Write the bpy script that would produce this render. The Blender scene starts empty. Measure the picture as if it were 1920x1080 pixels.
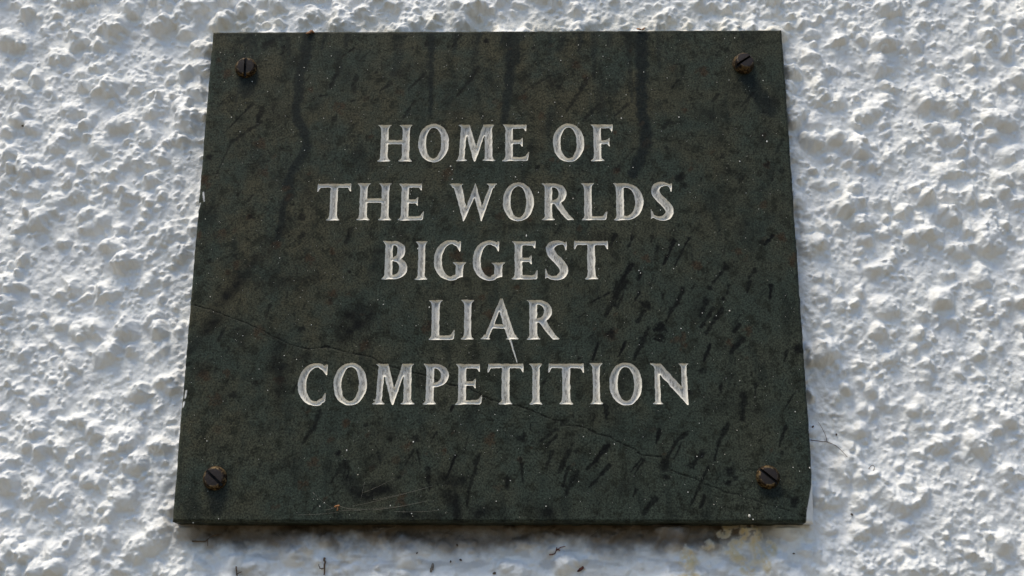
import bpy, math
import numpy as np
from mathutils import Vector, Matrix

# ------------------------------------------------------------------ camera, sky, sun
S = bpy.context.scene
C = S.collection
ZC = 2.0                      # height of the plaque's centre above the ground
W, H, T = 0.4016, 0.3480, 0.017   # plaque width, height, thickness
YF = -T                       # front face of the plaque (wall base plane is y = 0)
CAM = np.array([0.02504, -0.88447 + YF, ZC - 0.33366])
RX, RZ, RY = 0.3417, 0.01526, 0.00343
FPX = 1920 * 50 / 36

def cam_axes():
    c, s = math.cos, math.sin
    f = np.array([-s(RZ) * c(RX), c(RZ) * c(RX), s(RX)])
    r0 = np.array([c(RZ), s(RZ), 0]); u0 = np.cross(r0, f)
    return c(RY) * r0 + s(RY) * u0, -s(RY) * r0 + c(RY) * u0, f
CR, CU, CF = cam_axes()

cd = bpy.data.cameras.new('camera'); cam = bpy.data.objects.new('camera', cd); C.objects.link(cam)
cd.lens = 50; cd.sensor_width = 36; cd.clip_start = 0.01; cd.clip_end = 2000
m = Matrix.Identity(4)
for i in range(3):
    m[i][0], m[i][1], m[i][2], m[i][3] = CR[i], CU[i], -CF[i], CAM[i]
cam.matrix_world = m
S.camera = cam

SUN_EL, SUN_AZ = math.radians(66), math.radians(-50)   # azimuth measured from -Y (towards viewer) to +X
sdir = Vector((math.cos(SUN_EL) * math.sin(SUN_AZ), -math.cos(SUN_EL) * math.cos(SUN_AZ), math.sin(SUN_EL)))
w = bpy.data.worlds.new("World"); S.world = w; w.use_nodes = True
nt = w.node_tree; bg = nt.nodes['Background']
sky = nt.nodes.new('ShaderNodeTexSky'); sky.sky_type = 'NISHITA'; sky.sun_disc = False
sky.sun_elevation = SUN_EL
sky.sun_rotation = math.atan2(sdir.x, sdir.y)
sky.air_density = 1.0; sky.dust_density = 0.5; sky.ozone_density = 1.6
nt.links.new(sky.outputs[0], bg.inputs[0]); bg.inputs[1].default_value = 0.062
ld = bpy.data.lights.new('sun', 'SUN'); sun = bpy.data.objects.new('sun', ld); C.objects.link(sun)
ld.energy = 1.5; ld.angle = math.radians(30); ld.color = (1.0, 0.89, 0.70)
sun.rotation_euler = sdir.to_track_quat('Z', 'Y').to_euler()
S.view_settings.view_transform = 'Standard'; S.view_settings.look = 'None'
S.view_settings.exposure = 1.34; S.view_settings.gamma = 1

# ------------------------------------------------------------------ helpers
rng = np.random.default_rng(7)

def px2(x, y, yp):
    """point of the plane y = yp seen at a pixel of the 1920 x 1080 photograph -> (x, z) in metres"""
    x = np.asarray(x, float); y = np.asarray(y, float)
    d = CF[:, None] + CR[:, None] * ((x.ravel() - 960) / FPX) - CU[:, None] * ((y.ravel() - 540) / FPX)
    t = (yp - CAM[1]) / d[1]
    return (CAM[0] + d[0] * t).reshape(x.shape), (CAM[2] + d[2] * t).reshape(x.shape)
def onplaque(x, y): return px2(x, y, YF)
MPP = 0.4 / 1130.0              # metres per photograph pixel on the plaque, about

def vnoise(shape, cell, seed, octaves=1, gain=0.5):
    """value noise in 0..1 on a raster; cell = size of the lattice in pixels"""
    out = np.zeros(shape); amp = 1.0; tot = 0
    for o in range(octaves):
        r = np.random.default_rng(seed + 31 * o)
        cy, cx = (cell if isinstance(cell, tuple) else (cell, cell))
        cy, cx = max(cy / 2 ** o, 1.0), max(cx / 2 ** o, 1.0)
        ny, nx = int(shape[0] / cy) + 3, int(shape[1] / cx) + 3
        L = r.random((ny, nx))
        fy = np.arange(shape[0]) / cy; fx = np.arange(shape[1]) / cx
        iy = fy.astype(int); ix = fx.astype(int)
        ty = fy - iy; tx = fx - ix
        ty = (ty * ty * (3 - 2 * ty))[:, None]; tx = (tx * tx * (3 - 2 * tx))[None, :]
        a = L[np.ix_(iy, ix)]; b = L[np.ix_(iy, ix + 1)]; c = L[np.ix_(iy + 1, ix)]; d = L[np.ix_(iy + 1, ix + 1)]
        out += amp * ((a * (1 - tx) + b * tx) * (1 - ty) + (c * (1 - tx) + d * tx) * ty)
        tot += amp; amp *= gain
    return out / tot

def blur(a, s):
    n = max(1, int(s * 3)); k = np.exp(-0.5 * (np.arange(-n, n + 1) / s) ** 2); k /= k.sum()
    p = np.pad(a, ((n, n), (0, 0)), 'edge'); a = sum(k[i] * p[i:i + a.shape[0]] for i in range(2 * n + 1))
    p = np.pad(a, ((0, 0), (n, n)), 'edge'); return sum(k[i] * p[:, i:i + a.shape[1]] for i in range(2 * n + 1))

def bil(a, u, v):
    """bilinear sample of raster a at row v, column u"""
    u = np.clip(u, 0, a.shape[1] - 1.001); v = np.clip(v, 0, a.shape[0] - 1.001)
    i = v.astype(int); j = u.astype(int); fu = u - j; fv = v - i
    return (a[i, j] * (1 - fu) + a[i, j + 1] * fu) * (1 - fv) + (a[i + 1, j] * (1 - fu) + a[i + 1, j + 1] * fu) * fv

def sstep(a, b, x):
    t = np.clip((x - a) / (b - a), 0, 1); return t * t * (3 - 2 * t)

def make_mesh(name, verts, loops, sizes, attrs=None, smooth=True):
    me = bpy.data.meshes.new(name)
    verts = np.asarray(verts, np.float32); loops = np.asarray(loops, np.int32); sizes = np.asarray(sizes, np.int32)
    me.vertices.add(len(verts)); me.vertices.foreach_set('co', verts.ravel())
    me.loops.add(len(loops)); me.loops.foreach_set('vertex_index', loops)
    me.polygons.add(len(sizes))
    me.polygons.foreach_set('loop_start', np.concatenate([[0], np.cumsum(sizes)[:-1]]).astype(np.int32))
    me.polygons.foreach_set('loop_total', sizes)
    me.polygons.foreach_set('use_smooth', np.full(len(sizes), smooth, bool))
    for k, v in (attrs or {}).items():
        at = me.attributes.new(k, 'FLOAT', 'POINT'); at.data.foreach_set('value', np.asarray(v, np.float32))
    me.update(calc_edges=True); me.validate()
    return me

def obj(name, me, mat, parent=None, **props):
    o = bpy.data.objects.new(name, me); C.objects.link(o)
    if mat and not me.materials: me.materials.append(mat)
    if parent: o.parent = parent
    for k, v in props.items(): o[k] = v
    return o

# ------------------------------------------------------------------ node helpers
class N:
    def __init__(self, name):
        self.m = bpy.data.materials.new(name); self.m.use_nodes = True
        self.t = self.m.node_tree; self.b = self.t.nodes['Principled BSDF']
    def n(self, typ, **kw):
        x = self.t.nodes.new('ShaderNode' + typ)
        for k, v in kw.items():
            if k.startswith('i_'): x.inputs[k[2:].replace('_', ' ')].default_value = v
            else: setattr(x, k, v)
        return x
    def l(self, a, b): self.t.links.new(a, b)
    def co(self): return self.n('TexCoord').outputs['Object']
    def noise(self, scale, detail=3, rough=0.55, vec=None, stretch=None, rot=None):
        x = self.n('TexNoise'); x.inputs['Scale'].default_value = scale; x.inputs['Detail'].default_value = detail
        x.inputs['Roughness'].default_value = rough
        v = vec or self.co()
        if stretch or rot:
            mp = self.n('Mapping'); self.l(v, mp.inputs['Vector'])
            if stretch: mp.inputs['Scale'].default_value = stretch
            if rot: mp.inputs['Rotation'].default_value = rot
            v = mp.outputs[0]
        self.l(v, x.inputs['Vector']); return x.outputs[0]
    def ramp(self, src, a, b, va=0.0, vb=1.0):
        x = self.n('MapRange'); x.interpolation_type = 'SMOOTHSTEP'
        self.l(src, x.inputs[0])
        for i, v in enumerate((a, b, va, vb)): x.inputs[1 + i].default_value = v
        return x.outputs[0]
    def mix(self, fac, a, b, mode='MIX'):
        x = self.n('Mix', data_type='RGBA', blend_type=mode)
        for s, v in ((x.inputs[0], fac), (x.inputs[6], a), (x.inputs[7], b)):
            if isinstance(v, (int, float)): s.default_value = v
            elif isinstance(v, tuple): s.default_value = (*v, 1)
            else: self.l(v, s)
        return x.outputs[2]
    def math(self, op, a, b=0.0):
        x = self.n('Math', operation=op)
        for s, v in ((x.inputs[0], a), (x.inputs[1], b)):
            if isinstance(v, (int, float)): s.default_value = v
            else: self.l(v, s)
        return x.outputs[0]
    def attr(self, name): return self.n('Attribute', attribute_name=name).outputs['Fac']
    def set(self, k, v):
        s = self.b.inputs[k]
        if isinstance(v, (int, float)): s.default_value = v
        elif isinstance(v, tuple): s.default_value = (*v, 1)
        else: self.l(v, s)
    def bump(self, h, dist, strength=1.0):
        x = self.n('Bump'); x.inputs['Distance'].default_value = dist; x.inputs['Strength'].default_value = strength
        self.l(h, x.inputs['Height']); self.l(x.outputs[0], self.b.inputs['Normal'])

# ------------------------------------------------------------------ materials
# white masonry paint over roughcast
p = N('white_masonry_paint')
g = p.noise(38, 4); g2 = p.noise(260, 3)
col = p.mix(p.ramp(g, .3, .7), (.80, .805, .81), (.83, .83, .815))
col = p.mix(p.math('MULTIPLY', p.ramp(g2, .55, .75), .18), col, (.62, .59, .52))
col = p.mix(p.attr('cream'), col, (.66, .50, .19))
col = p.mix(p.attr('stain_shade'), col, (.065, .043, .022))
sp = p.noise(900, 2)
col = p.mix(p.math('MULTIPLY', p.ramp(sp, .74, .8), .5), col, (.25, .2, .14))
p.set('Base Color', col); p.set('Roughness', p.ramp(p.noise(120, 3), .3, .7, .38, .62))
p.set('Specular IOR Level', .45)
p.bump(p.noise(900, 3, .7), .0010, .6)
M_WALL = p.m

# dark green slate
p = N('green_slate')
a = p.noise(22, 6, .65); b = p.noise(105, 6, .72); c = p.noise(850, 2, .8)
d = p.noise(30, 4, .6, stretch=(2.2, 1, .7), rot=(0, math.radians(32), 0))
col = p.mix(p.math('MULTIPLY', p.ramp(a, .38, .62), p.attr('film')), (.0305, .0395, .0305), (.050, .047, .029))
col = p.mix(p.math('MULTIPLY', p.ramp(b, .49, .62), .85), col, (.013, .015, .010))
col = p.mix(p.math('MULTIPLY', p.ramp(d, .54, .68), .6), col, (.011, .015, .012))
col = p.mix(p.attr('drip_shade'), col, (.0075, .011, .0105))
col = p.mix(p.attr('rust'), col, (.036, .021, .011))
col = p.mix(p.attr('streak'), col, (.0026, .003, .0025))
e = p.noise(330, 3, .6)
col = p.mix(p.math('MULTIPLY', p.ramp(e, .62, .70), .8), col, (.008, .009, .007))
grain = p.ramp(c, .28, .72, .38, 1.8)
gx = p.n('Mix', data_type='RGBA', blend_type='MULTIPLY'); gx.inputs[0].default_value = 1
p.l(col, gx.inputs[6]); gr = p.n('CombineColor')
for i in range(3): p.l(grain, gr.inputs[i])
p.l(gr.outputs[0], gx.inputs[7]); col = gx.outputs[2]
vo = p.n('TexVoronoi'); vo.inputs['Scale'].default_value = 420; p.l(p.co(), vo.inputs['Vector'])
fl = p.math('MULTIPLY', p.ramp(vo.outputs['Distance'], .10, .16, 1, 0), p.ramp(p.noise(210, 2), .62, .70))
col = p.mix(p.math('MULTIPLY', fl, .65), col, (.22, .23, .2))
col = p.mix(p.attr('paint'), col, (.78, .78, .77))
p.set('Base Color', col)
p.set('Roughness', p.ramp(b, .3, .75, .48, .66)); p.set('Specular IOR Level', .10)
hh = p.math('ADD', p.math('MULTIPLY', c, .35), p.noise(260, 4, .6))
p.bump(hh, .0006, .35)
M_SLATE = p.m

# paint in the cut letters, worn through along the bottom of the cut
p = N('letter_paint')
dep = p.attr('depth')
v1 = p.noise(1.0, 5, .75, stretch=(1000, 400, 260))
wear = p.math('MULTIPLY', p.ramp(v1, .47, .57), p.ramp(dep, .45, .85))
dirt = p.ramp(p.noise(160, 4, .7), .45, .75)
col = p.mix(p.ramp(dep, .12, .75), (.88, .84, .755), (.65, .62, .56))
col = p.mix(p.math('MULTIPLY', dirt, .5), col, (.42, .37, .29))
col = p.mix(p.math('MULTIPLY', p.ramp(p.noise(45, 3), .45, .7), .35), col, (.50, .50, .54))
col = p.mix(p.math('MULTIPLY', wear, .62), col, (.07, .066, .056))
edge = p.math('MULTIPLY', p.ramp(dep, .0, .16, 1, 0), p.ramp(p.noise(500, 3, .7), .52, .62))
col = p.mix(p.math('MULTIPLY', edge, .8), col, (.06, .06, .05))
p.set('Base Color', col); p.set('Roughness', .5); p.set('Specular IOR Level', .4)
p.bump(p.noise(1.0, 4, .7, stretch=(1700, 500, 300)), .0004, .5)
M_LETTER = p.m

p = N('spatter_paint'); p.set('Base Color', p.mix(p.ramp(p.noise(300, 2), .4, .7), (.74, .73, .69), (.5, .47, .4))); p.set('Roughness', .45)
M_PAINT = p.m

p = N('tarnished_brass')
rim = p.attr('rim')
br = p.mix(p.ramp(p.noise(420, 4, .7), .40, .56), (.27, .185, .09), (.026, .016, .011))
p.set('Specular IOR Level', .2)
col = p.mix(rim, (.026, .020, .018), br)
col = p.mix(p.attr('slot'), col, (.006, .005, .005))
p.set('Base Color', col); p.set('Metallic', p.math('MULTIPLY', rim, .85))
p.set('Roughness', p.ramp(p.noise(600, 3), .3, .7, .34, .6))
p.bump(p.noise(700, 4, .7), .0005, .5)
M_BRASS = p.m

def simple(name, c1, c2, scale=300, rough=.7, trans=0):
    p = N(name); p.set('Base Color', p.mix(p.ramp(p.noise(scale, 4), .35, .65), c1, c2)); p.set('Roughness', rough)
    if trans: p.set('Alpha', 1 - trans)
    return p.m
M_TWIG = simple('dry_twig', (.14, .085, .045), (.07, .042, .025))
M_LEAF = simple('dead_leaf', (.32, .13, .03), (.13, .05, .015))
M_DIRT = simple('dark_dirt', (.05, .035, .025), (.10, .07, .05))
M_RED = simple('red_brown_leaf', (.20, .05, .025), (.07, .02, .012))
M_HUSK = simple('grey_husk', (.22, .19, .15), (.12, .1, .08), 800)
M_WEB = simple('spider_silk', (.24, .23, .2), (.14, .13, .11), 500, .5)
p = N('gravel_ground')
p.set('Base Color', p.mix(p.ramp(p.noise(3, 6, .7), .35, .65), (.12, .092, .046), (.17, .135, .07))); p.set('Roughness', .9)
M_GROUND = p.m

# ------------------------------------------------------------------ the ground at the foot of the wall
bm_v = [(-300, -600, 0), (300, -600, 0), (300, 1.0, 0), (-300, 1.0, 0)]
obj('ground', make_mesh('ground', bm_v, [0, 1, 2, 3], [4], smooth=False), M_GROUND, kind='structure')

# ------------------------------------------------------------------ roughcast wall
PITCH = 0.0006
RW, RH = 1.40, 1.05
ny, nx = int(RH / PITCH), int(RW / PITCH)
rz0 = ZC - RH / 2; rx0 = -RW / 2
def splat(hm, n, r0, r1, h0, h1, seed, power, aniso=0.35, mode='max', clump=None):
    r = np.random.default_rng(seed)
    cy = r.random(n) * ny; cx = r.random(n) * nx
    rad = (r0 + (r1 - r0) * r.random(n) ** 2.0) / PITCH
    hh = (h0 + (h1 - h0) * r.random(n)) * (rad * PITCH / r1) ** 0.6
    an = r.random(n) * math.pi; el = 1 + aniso * r.random(n) * 2
    if clump is not None:
        keep = clump[np.clip(cy.astype(int), 0, ny - 1), np.clip(cx.astype(int), 0, nx - 1)] > r.random(n)
        cy, cx, rad, hh, an, el = (q[keep] for q in (cy, cx, rad, hh, an, el))
    for k in range(len(cy)):
        R = rad[k] * el[k]; q = int(R) + 2
        y0, y1 = max(0, int(cy[k]) - q), min(ny, int(cy[k]) + q + 1)
        x0, x1 = max(0, int(cx[k]) - q), min(nx, int(cx[k]) + q + 1)
        if y1 <= y0 or x1 <= x0: continue
        dy = np.arange(y0, y1)[:, None] - cy[k]; dx = np.arange(x0, x1)[None, :] - cx[k]
        ca, sa = math.cos(an[k]), math.sin(an[k])
        u = (dx * ca + dy * sa) / R; v = (-dx * sa + dy * ca) / rad[k]
        rr = (u * u + v * v) * (0.4 + 1.2 * WN[y0:y1, x0:x1])
        b = hh[k] * np.clip(1 - rr, 0, 1) ** power
        w_ = hm[y0:y1, x0:x1]
        if mode == 'max': np.maximum(w_, b, out=w_)
        else: w_ += b
WN = vnoise((ny, nx), 9, 5, 3, .65)
CL = sstep(.3, .65, vnoise((ny, nx), 55, 77, 3))
area = RW * RH / (0.65 * 0.39)
big = np.zeros((ny, nx)); splat(big, int(1450 * area), .0024, .0088, .0036, .0086, 11, .7, clump=.35 + .65 * CL)
med = np.zeros((ny, nx)); splat(med, int(2700 * area), .0014, .0042, .0015, .0038, 12, .75, clump=.4 + .6 * CL)
sml = np.zeros((ny, nx)); splat(sml, int(15000 * area), .0007, .0017, .0007, .0018, 13, .6, clump=.25 + .75 * CL)
big = blur(big, 1.0)
wob = vnoise((ny, nx), 26, 21, 3) - .5
hm = big + .85 * blur(med, .6) + 1.15 * sml + .0034 * wob + .0016 * (vnoise((ny, nx), 6, 23, 3, .6) - .5)
hm += .006 * (vnoise((ny, nx), 170, 29, 2) - .5)
jx, iy_ = np.meshgrid(np.arange(nx), np.arange(ny))
hm = bil(hm, jx + 3.5 * (vnoise((ny, nx), 11, 81, 2) - .5) + 1.5 * (vnoise((ny, nx), 4, 83, 2) - .5), iy_ + 3.5 * (vnoise((ny, nx), 11, 85, 2) - .5) + 1.5 * (vnoise((ny, nx), 4, 87, 2) - .5))
del jx, iy_
hm = 1.24 * blur(hm, .66) + .0008 * (vnoise((ny, nx), 4, 91, 2, .7) - .5)
del big, med, sml
# smoother, trowelled band round the plaque
X = rx0 + np.arange(nx) * PITCH; Z = rz0 + np.arange(ny) * PITCH
XX, ZZ = np.meshgrid(X, Z)
zb, zt = ZC - H / 2, ZC + H / 2
ins = (np.abs(XX) < W / 2 + .02)
nz = vnoise((ny, nx), 45, 41, 2)
below = sstep(zb - .050 - .02 * nz, zb - .018, ZZ) * sstep(zb + .03, zb, ZZ) * sstep(W / 2 + .005, W / 2 - .03, np.abs(XX) - .012 * nz)
right = sstep(W / 2 + .045 * (.5 + nz), W / 2 + .004, XX) * sstep(W / 2 - .05, W / 2, XX) * sstep(zt + .01, zt - .06, ZZ) * sstep(zb - .1, zb, ZZ)
amp = 1 - .38 * below - .08 * right * (1 - below)
soft = blur(hm, 4)
hm = (hm * amp + (1 - amp) * (soft * .45))
# stains: dirt under the slab with its shade painted in, cream patches of an older paint
stain_shade = np.zeros((ny, nx)); cream = np.zeros((ny, nx))
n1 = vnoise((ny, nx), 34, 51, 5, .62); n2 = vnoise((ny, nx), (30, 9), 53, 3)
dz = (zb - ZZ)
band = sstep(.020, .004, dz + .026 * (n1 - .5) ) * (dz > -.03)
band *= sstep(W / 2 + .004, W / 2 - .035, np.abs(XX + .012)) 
stain_shade = np.maximum(stain_shade, np.clip(band * (.70 + .6 * n1), 0, .96) ** .8)
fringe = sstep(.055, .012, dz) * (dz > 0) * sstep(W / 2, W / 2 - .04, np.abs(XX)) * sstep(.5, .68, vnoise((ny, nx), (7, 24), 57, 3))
stain_shade = np.maximum(stain_shade, .36 * fringe)
fleck = sstep(.71, .76, vnoise((ny, nx), 5, 61, 2)) * sstep(.25, .0, np.abs(dz - .01)) * (np.abs(XX) < .26)
stain_shade = np.maximum(stain_shade, .0 * fleck)
def blob(fld, x, y, rx_, ry_, s, seed, ang=0):
    bx, bz = px2(x, y, 0.0)
    r = np.random.default_rng(seed)
    a_ = math.radians(ang); dx = XX - bx; dzz = ZZ - bz
    sel = (np.abs(dx) < .04) & (np.abs(dzz) < .04)
    u = (dx[sel] * math.cos(a_) + dzz[sel] * math.sin(a_)) / (rx_ * MPP); v = (-dx[sel] * math.sin(a_) + dzz[sel] * math.cos(a_)) / (ry_ * MPP)
    rr = np.sqrt(u * u + v * v) * (.2 + 1.1 * NB[sel] + .55 * NB2[sel])
    fld[sel] = np.maximum(fld[sel], s * sstep(1.1, .45, rr) * (.6 + .5 * NB2[sel]))
NB = vnoise((ny, nx), 9, 63, 3); NB2 = vnoise((ny, nx), 3.5, 67, 2)
for k, (x, y, a_, b_, ang) in enumerate([(1290, 1050, 12, 20, 0), (1362, 993, 7, 12, 0), (1355, 1003, 12, 7, 0), (1393, 997, 7, 14, 20),
        (1381, 1018, 14, 9, 30), (1421, 1003, 6, 16, 25), (1383, 1047, 20, 9, -30), (1424, 1040, 9, 26, 25), (1446, 1030, 8, 14, 0), (1290, 1085, 20, 8, 0),
        (1325, 1025, 8, 8, 0), (1436, 1062, 7, 14, 0), (1400, 1070, 10, 8, 0)]):
    blob(cream, x, y, a_ * 1.7, b_ * 1.5, .95, k, ang)
cream *= (.5 + .5 * n1) * sstep(.30, .46, vnoise((ny, nx), 3, 69, 3, .6))
above = sstep(.034, .004, ZZ - zt + .02 * (n1 - .5)) * sstep(W / 2 + .03, W / 2 - .02, np.abs(XX)) * (ZZ > zt - .01)
cream = np.maximum(cream, .30 * above * sstep(.35, .65, n1))
# low flakes under the cream patches
hm += .0016 * blur(np.where(ZZ < zb, cream, 0), 1.5)
stain_shade = np.where(cream > .25, stain_shade * .35, stain_shade)
for k, (x, y, a_, b_) in enumerate([(480, 1042, 22, 5), (560, 1048, 20, 5), (625, 1037, 14, 5), (720, 1062, 30, 5), (380, 1035, 14, 5), (1490, 1000, 22, 8),
        (1570, 780, 20, 6), (1600, 700, 18, 5), (1548, 745, 18, 5), (40, 470, 22, 8), (90, 470, 14, 8), (1500, 690, 14, 6), (330, 1000, 10, 8)]):
    blob(stain_shade, x, y, a_, b_, .32, k + 50)

# wall grid: fine where the photograph looks, growing coarser outwards
def graded(lo, hi, fine, far, growth=1.12, cmax=.05):
    a_ = list(np.arange(lo, hi + fine / 2, fine)); st = fine
    while a_[-1] < far[1]: st = min(st * growth, cmax); a_.append(a_[-1] + st)
    st = fine
    while a_[0] > far[0]: st = min(st * growth, cmax); a_.insert(0, a_[0] - st)
    return np.array(a_)
gx_ = graded(-.375, .400, PITCH, (-2.2, 2.2)); gz_ = graded(ZC - .245, ZC + .240, PITCH, (-.01, 3.4))
GX, GZ = np.meshgrid(gx_, gz_)
def wrap(t, n): # mirrored repeat outside the raster
    t = np.mod(t, 2 * (n - 2)); return np.where(t > n - 2, 2 * (n - 2) - t, t)
U = wrap((GX - rx0) / PITCH, nx); V = wrap((GZ - rz0) / PITCH, ny)
GH = bil(hm, U, V)
st_ = bil(stain_shade, (GX - rx0) / PITCH, (GZ - rz0) / PITCH) * ((np.abs(GX) < RW / 2) & (np.abs(GZ - ZC) < RH / 2))
cr_ = bil(cream, (GX - rx0) / PITCH, (GZ - rz0) / PITCH) * ((np.abs(GX) < RW / 2) & (np.abs(GZ - ZC) < RH / 2))
GH = np.minimum(GH, .0155)
dx_in = W / 2 - np.abs(GX); dz_in = H / 2 - np.abs(GZ - ZC)
under = np.minimum(dx_in, dz_in)
GH = np.where(under > -.001, np.minimum(GH, .004), GH)
ji = np.random.default_rng(3)
fine_m = (GX > -.37) & (GX < .395) & (GZ > ZC - .24) & (GZ < ZC + .235)
GXj = GX + fine_m * (ji.random(GX.shape) - .5) * PITCH * .5; GZj = GZ + fine_m * (ji.random(GX.shape) - .5) * PITCH * .5
verts = np.stack([GXj, -GH, GZj], -1).reshape(-1, 3)
n_r, n_c = GX.shape
idx = np.arange(n_r * n_c).reshape(n_r, n_c)
q = np.stack([idx[:-1, :-1], idx[:-1, 1:], idx[1:, 1:], idx[1:, :-1]], -1).reshape(-1, 4)
hid = (under[:-1, :-1] > .02) & (under[1:, 1:] > .02) & (under[:-1, 1:] > .02) & (under[1:, :-1] > .02)
q = q[~hid.ravel()]
used = np.unique(q); re = np.full(n_r * n_c, -1); re[used] = np.arange(len(used))
me = make_mesh('wall', verts[used], re[q].ravel(), np.full(len(q), 4), {'stain_shade': st_.ravel()[used], 'cream': cr_.ravel()[used]})
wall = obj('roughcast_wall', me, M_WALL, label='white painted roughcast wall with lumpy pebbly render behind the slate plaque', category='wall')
def wall_y(x, z):
    u = (np.asarray(x) - rx0) / PITCH; v = (np.asarray(z) - rz0) / PITCH
    return -bil(hm, u, v)

# ------------------------------------------------------------------ glyphs of the inscription (cap height = 1)
def qcurve(p0, p1, p2, n=8):
    t = np.linspace(0, 1, n)[:, None]; p0, p1, p2 = map(np.array, (p0, p1, p2))
    return [tuple(v) for v in (1 - t) ** 2 * p0 + 2 * t * (1 - t) * p1 + t * t * p2]
SW, TH, SF = .188, .106, .072
def stem(cx, w=SW, y0=0., y1=1., bl=1, br=1, tl=1, tr=1, s=SF, h=.15, e=.022):
    wl, P = w / 2, []
    P += qcurve((cx + wl, y0 + h), (cx + wl, y0 + e + .025), (cx + wl + s, y0 + e))[::1] if br else [(cx + wl, y0)]
    if br: P += [(cx + wl + s, y0 - .004)]
    if bl: P += [(cx - wl - s, y0 - .004)] + qcurve((cx - wl - s, y0 + e), (cx - wl, y0 + e + .025), (cx - wl, y0 + h))
    else: P += [(cx - wl, y0)]
    if tl: P += qcurve((cx - wl, y1 - h), (cx - wl, y1 - e - .025), (cx - wl - s, y1 - e + .01)) + [(cx - wl - s, y1 + .006)]
    else: P += [(cx - wl, y1)]
    if tr: P += [(cx + wl + s, y1 + .006)] + qcurve((cx + wl + s, y1 - e + .01), (cx + wl, y1 - e - .025), (cx + wl, y1 - h))
    else: P += [(cx + wl, y1)]
    return ('poly', P)
def poly(*P): return ('poly', list(P))
def rect(x0, y0, x1, y1): return poly((x0, y0), (x1, y0), (x1, y1), (x0, y1))
def ring(cx, cy, rx, ry, ix, iy, icx=None, clip=None): return ('ring', cx, cy, rx, ry, ix, iy, cx if icx is None else icx, clip)
def serif(x0, x1, y, up): # a foot alone
    c_, h_ = (x0 + x1) / 2, (.12 if up else -.12); e = .022 * (1 if up else -1)
    wd = (x1 - x0) / 2 - SF
    return ('poly', [(x0, y), (x1, y), (x1, y + e)] + qcurve((x1, y + e), (c_ + wd, y + e * 2), (c_ + wd, y + h_)) + qcurve((c_ - wd, y + h_), (c_ - wd, y + e * 2), (x0, y + e)))
def arm_top(x0, x1, y1=1.0): return poly((x0, y1 - TH), (x1 - .085, y1 - TH), (x1 - .03, y1 - .19), (x1 - .012, y1 - .195), (x1 + .0, y1 + .012), (x1 - .06, y1), (x0, y1))
def arm_mid(x0, x1, y=.515): return poly((x0, y - TH / 2), (x1 - .07, y - TH / 2), (x1 - .02, y - .125), (x1, y - .12), (x1 - .012, y), (x1, y + .12), (x1 - .015, y + .125), (x1 - .07, y + TH / 2), (x0, y + TH / 2))
def arm_low(x0, x1): return poly((x0, 0), (x1 - .05, 0), (x1 - .02, .03), (x1, .245), (x1 - .015, .25), (x1 - .09, TH + .02), (x1 - .16, TH), (x0, TH))
def stretch(P, f): return [(k[0], [(x * f, y) for x, y in k[1]]) for k in P]
def g_H(w):
    a_ = SF + SW / 2; return [stem(a_), stem(w - a_), rect(a_, .47, w - a_, .585)]
def g_O(w): return [ring(w / 2, .5, w / 2, .527, w / 2 - .192, .527 - .104)]
def g_E(w): 
    a_ = SF + SW / 2; return [stem(a_, br=0, tr=0), arm_top(a_, w * .92), arm_mid(a_, w * .77), arm_low(a_, w)]
def g_F(w):
    a_ = SF + SW / 2; return [stem(a_, tr=0), arm_top(a_, w), arm_mid(a_, w * .85)]
def g_L(w):
    a_ = SF + SW / 2; return [stem(a_, br=0), arm_low(a_, w)]
def g_I(w): return [stem(w / 2, w=max(.17, w - 2 * SF - .01))]
def g_T(w):
    return [stem(w / 2, tl=0, tr=0, y1=.95), poly((.085, 1 - TH), (.035, .80), (.012, .775), (0, .78), (.012, 1.01), (.06, 1), (w - .06, 1), (w - .012, 1.01), (w, .78), (w - .012, .775), (w - .035, .80), (w - .085, 1 - TH))]
def g_M(w):
    P = [poly((.083, 0), (.237, 0), (.292, .72), (.50, 0), (.53, -.025), (.555, 0), (.80, .72), (.82, 0), (1.02, 0), (1.0, 1), (.76, 1), (.56, .40), (.385, 1), (.13, 1)),
         serif(0, .32, 0, True), serif(.74, 1.108, 0, True), poly((.06, 1.006), (.2, 1.0), (.16, .86), (.13, .94), (.06, .985)), poly((1.06, 1.006), (.9, 1.0), (.99, .86), (1.01, .94), (1.06, .985))]
    return stretch(P, w / 1.108)
def g_W(w):
    P = [poly((.09, 1), (.315, 1), (.455, .36), (.70, 1.03), (.89, .38), (1.10, 1), (1.215, 1), (.885, -.03), (.865, -.03), (.68, .62), (.40, -.03), (.38, -.03)),
         serif(0.0, .37, 1.004, False), serif(1.01, 1.29, 1.004, False)]
    return stretch(P, w / 1.29)
def g_A(w):
    P = [poly((.066, 0), (.19, 0), (.455, .72), (.672, 0), (.88, 0), (.535, 1.04), (.475, 1.04)), rect(.24, .275, .64, .385), serif(0, .24, 0, True), serif(.62, .947, 0, True)]
    return stretch(P, w / .947)
def bowl(x0, xr, y0, y1, th=.2): # half ring opening to the left
    rx = xr - x0; cy = (y0 + y1) / 2; ry = (y1 - y0) / 2
    return ring(x0, cy, rx, ry, rx - th, ry - .112, None, ('x>', x0))
def g_R(w):
    a_ = SF + SW / 2; f = w / .85; b_ = .30 * f
    leg = qcurve((.30 * f, .50), (.46 * f, .20), (.66 * f, .022), 10) + [(.68 * f, 0), (w - .005, 0), (w, .022)] + qcurve((w - .02, .03), (.72 * f, .10), (.50 * f, .49), 10)
    return [stem(a_, tr=0), rect(a_, .888, b_ + .002, 1), rect(a_, .43, b_ + .002, .53), bowl(b_, .655 * f, .43, 1.0, .195), ('poly', leg)]
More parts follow.
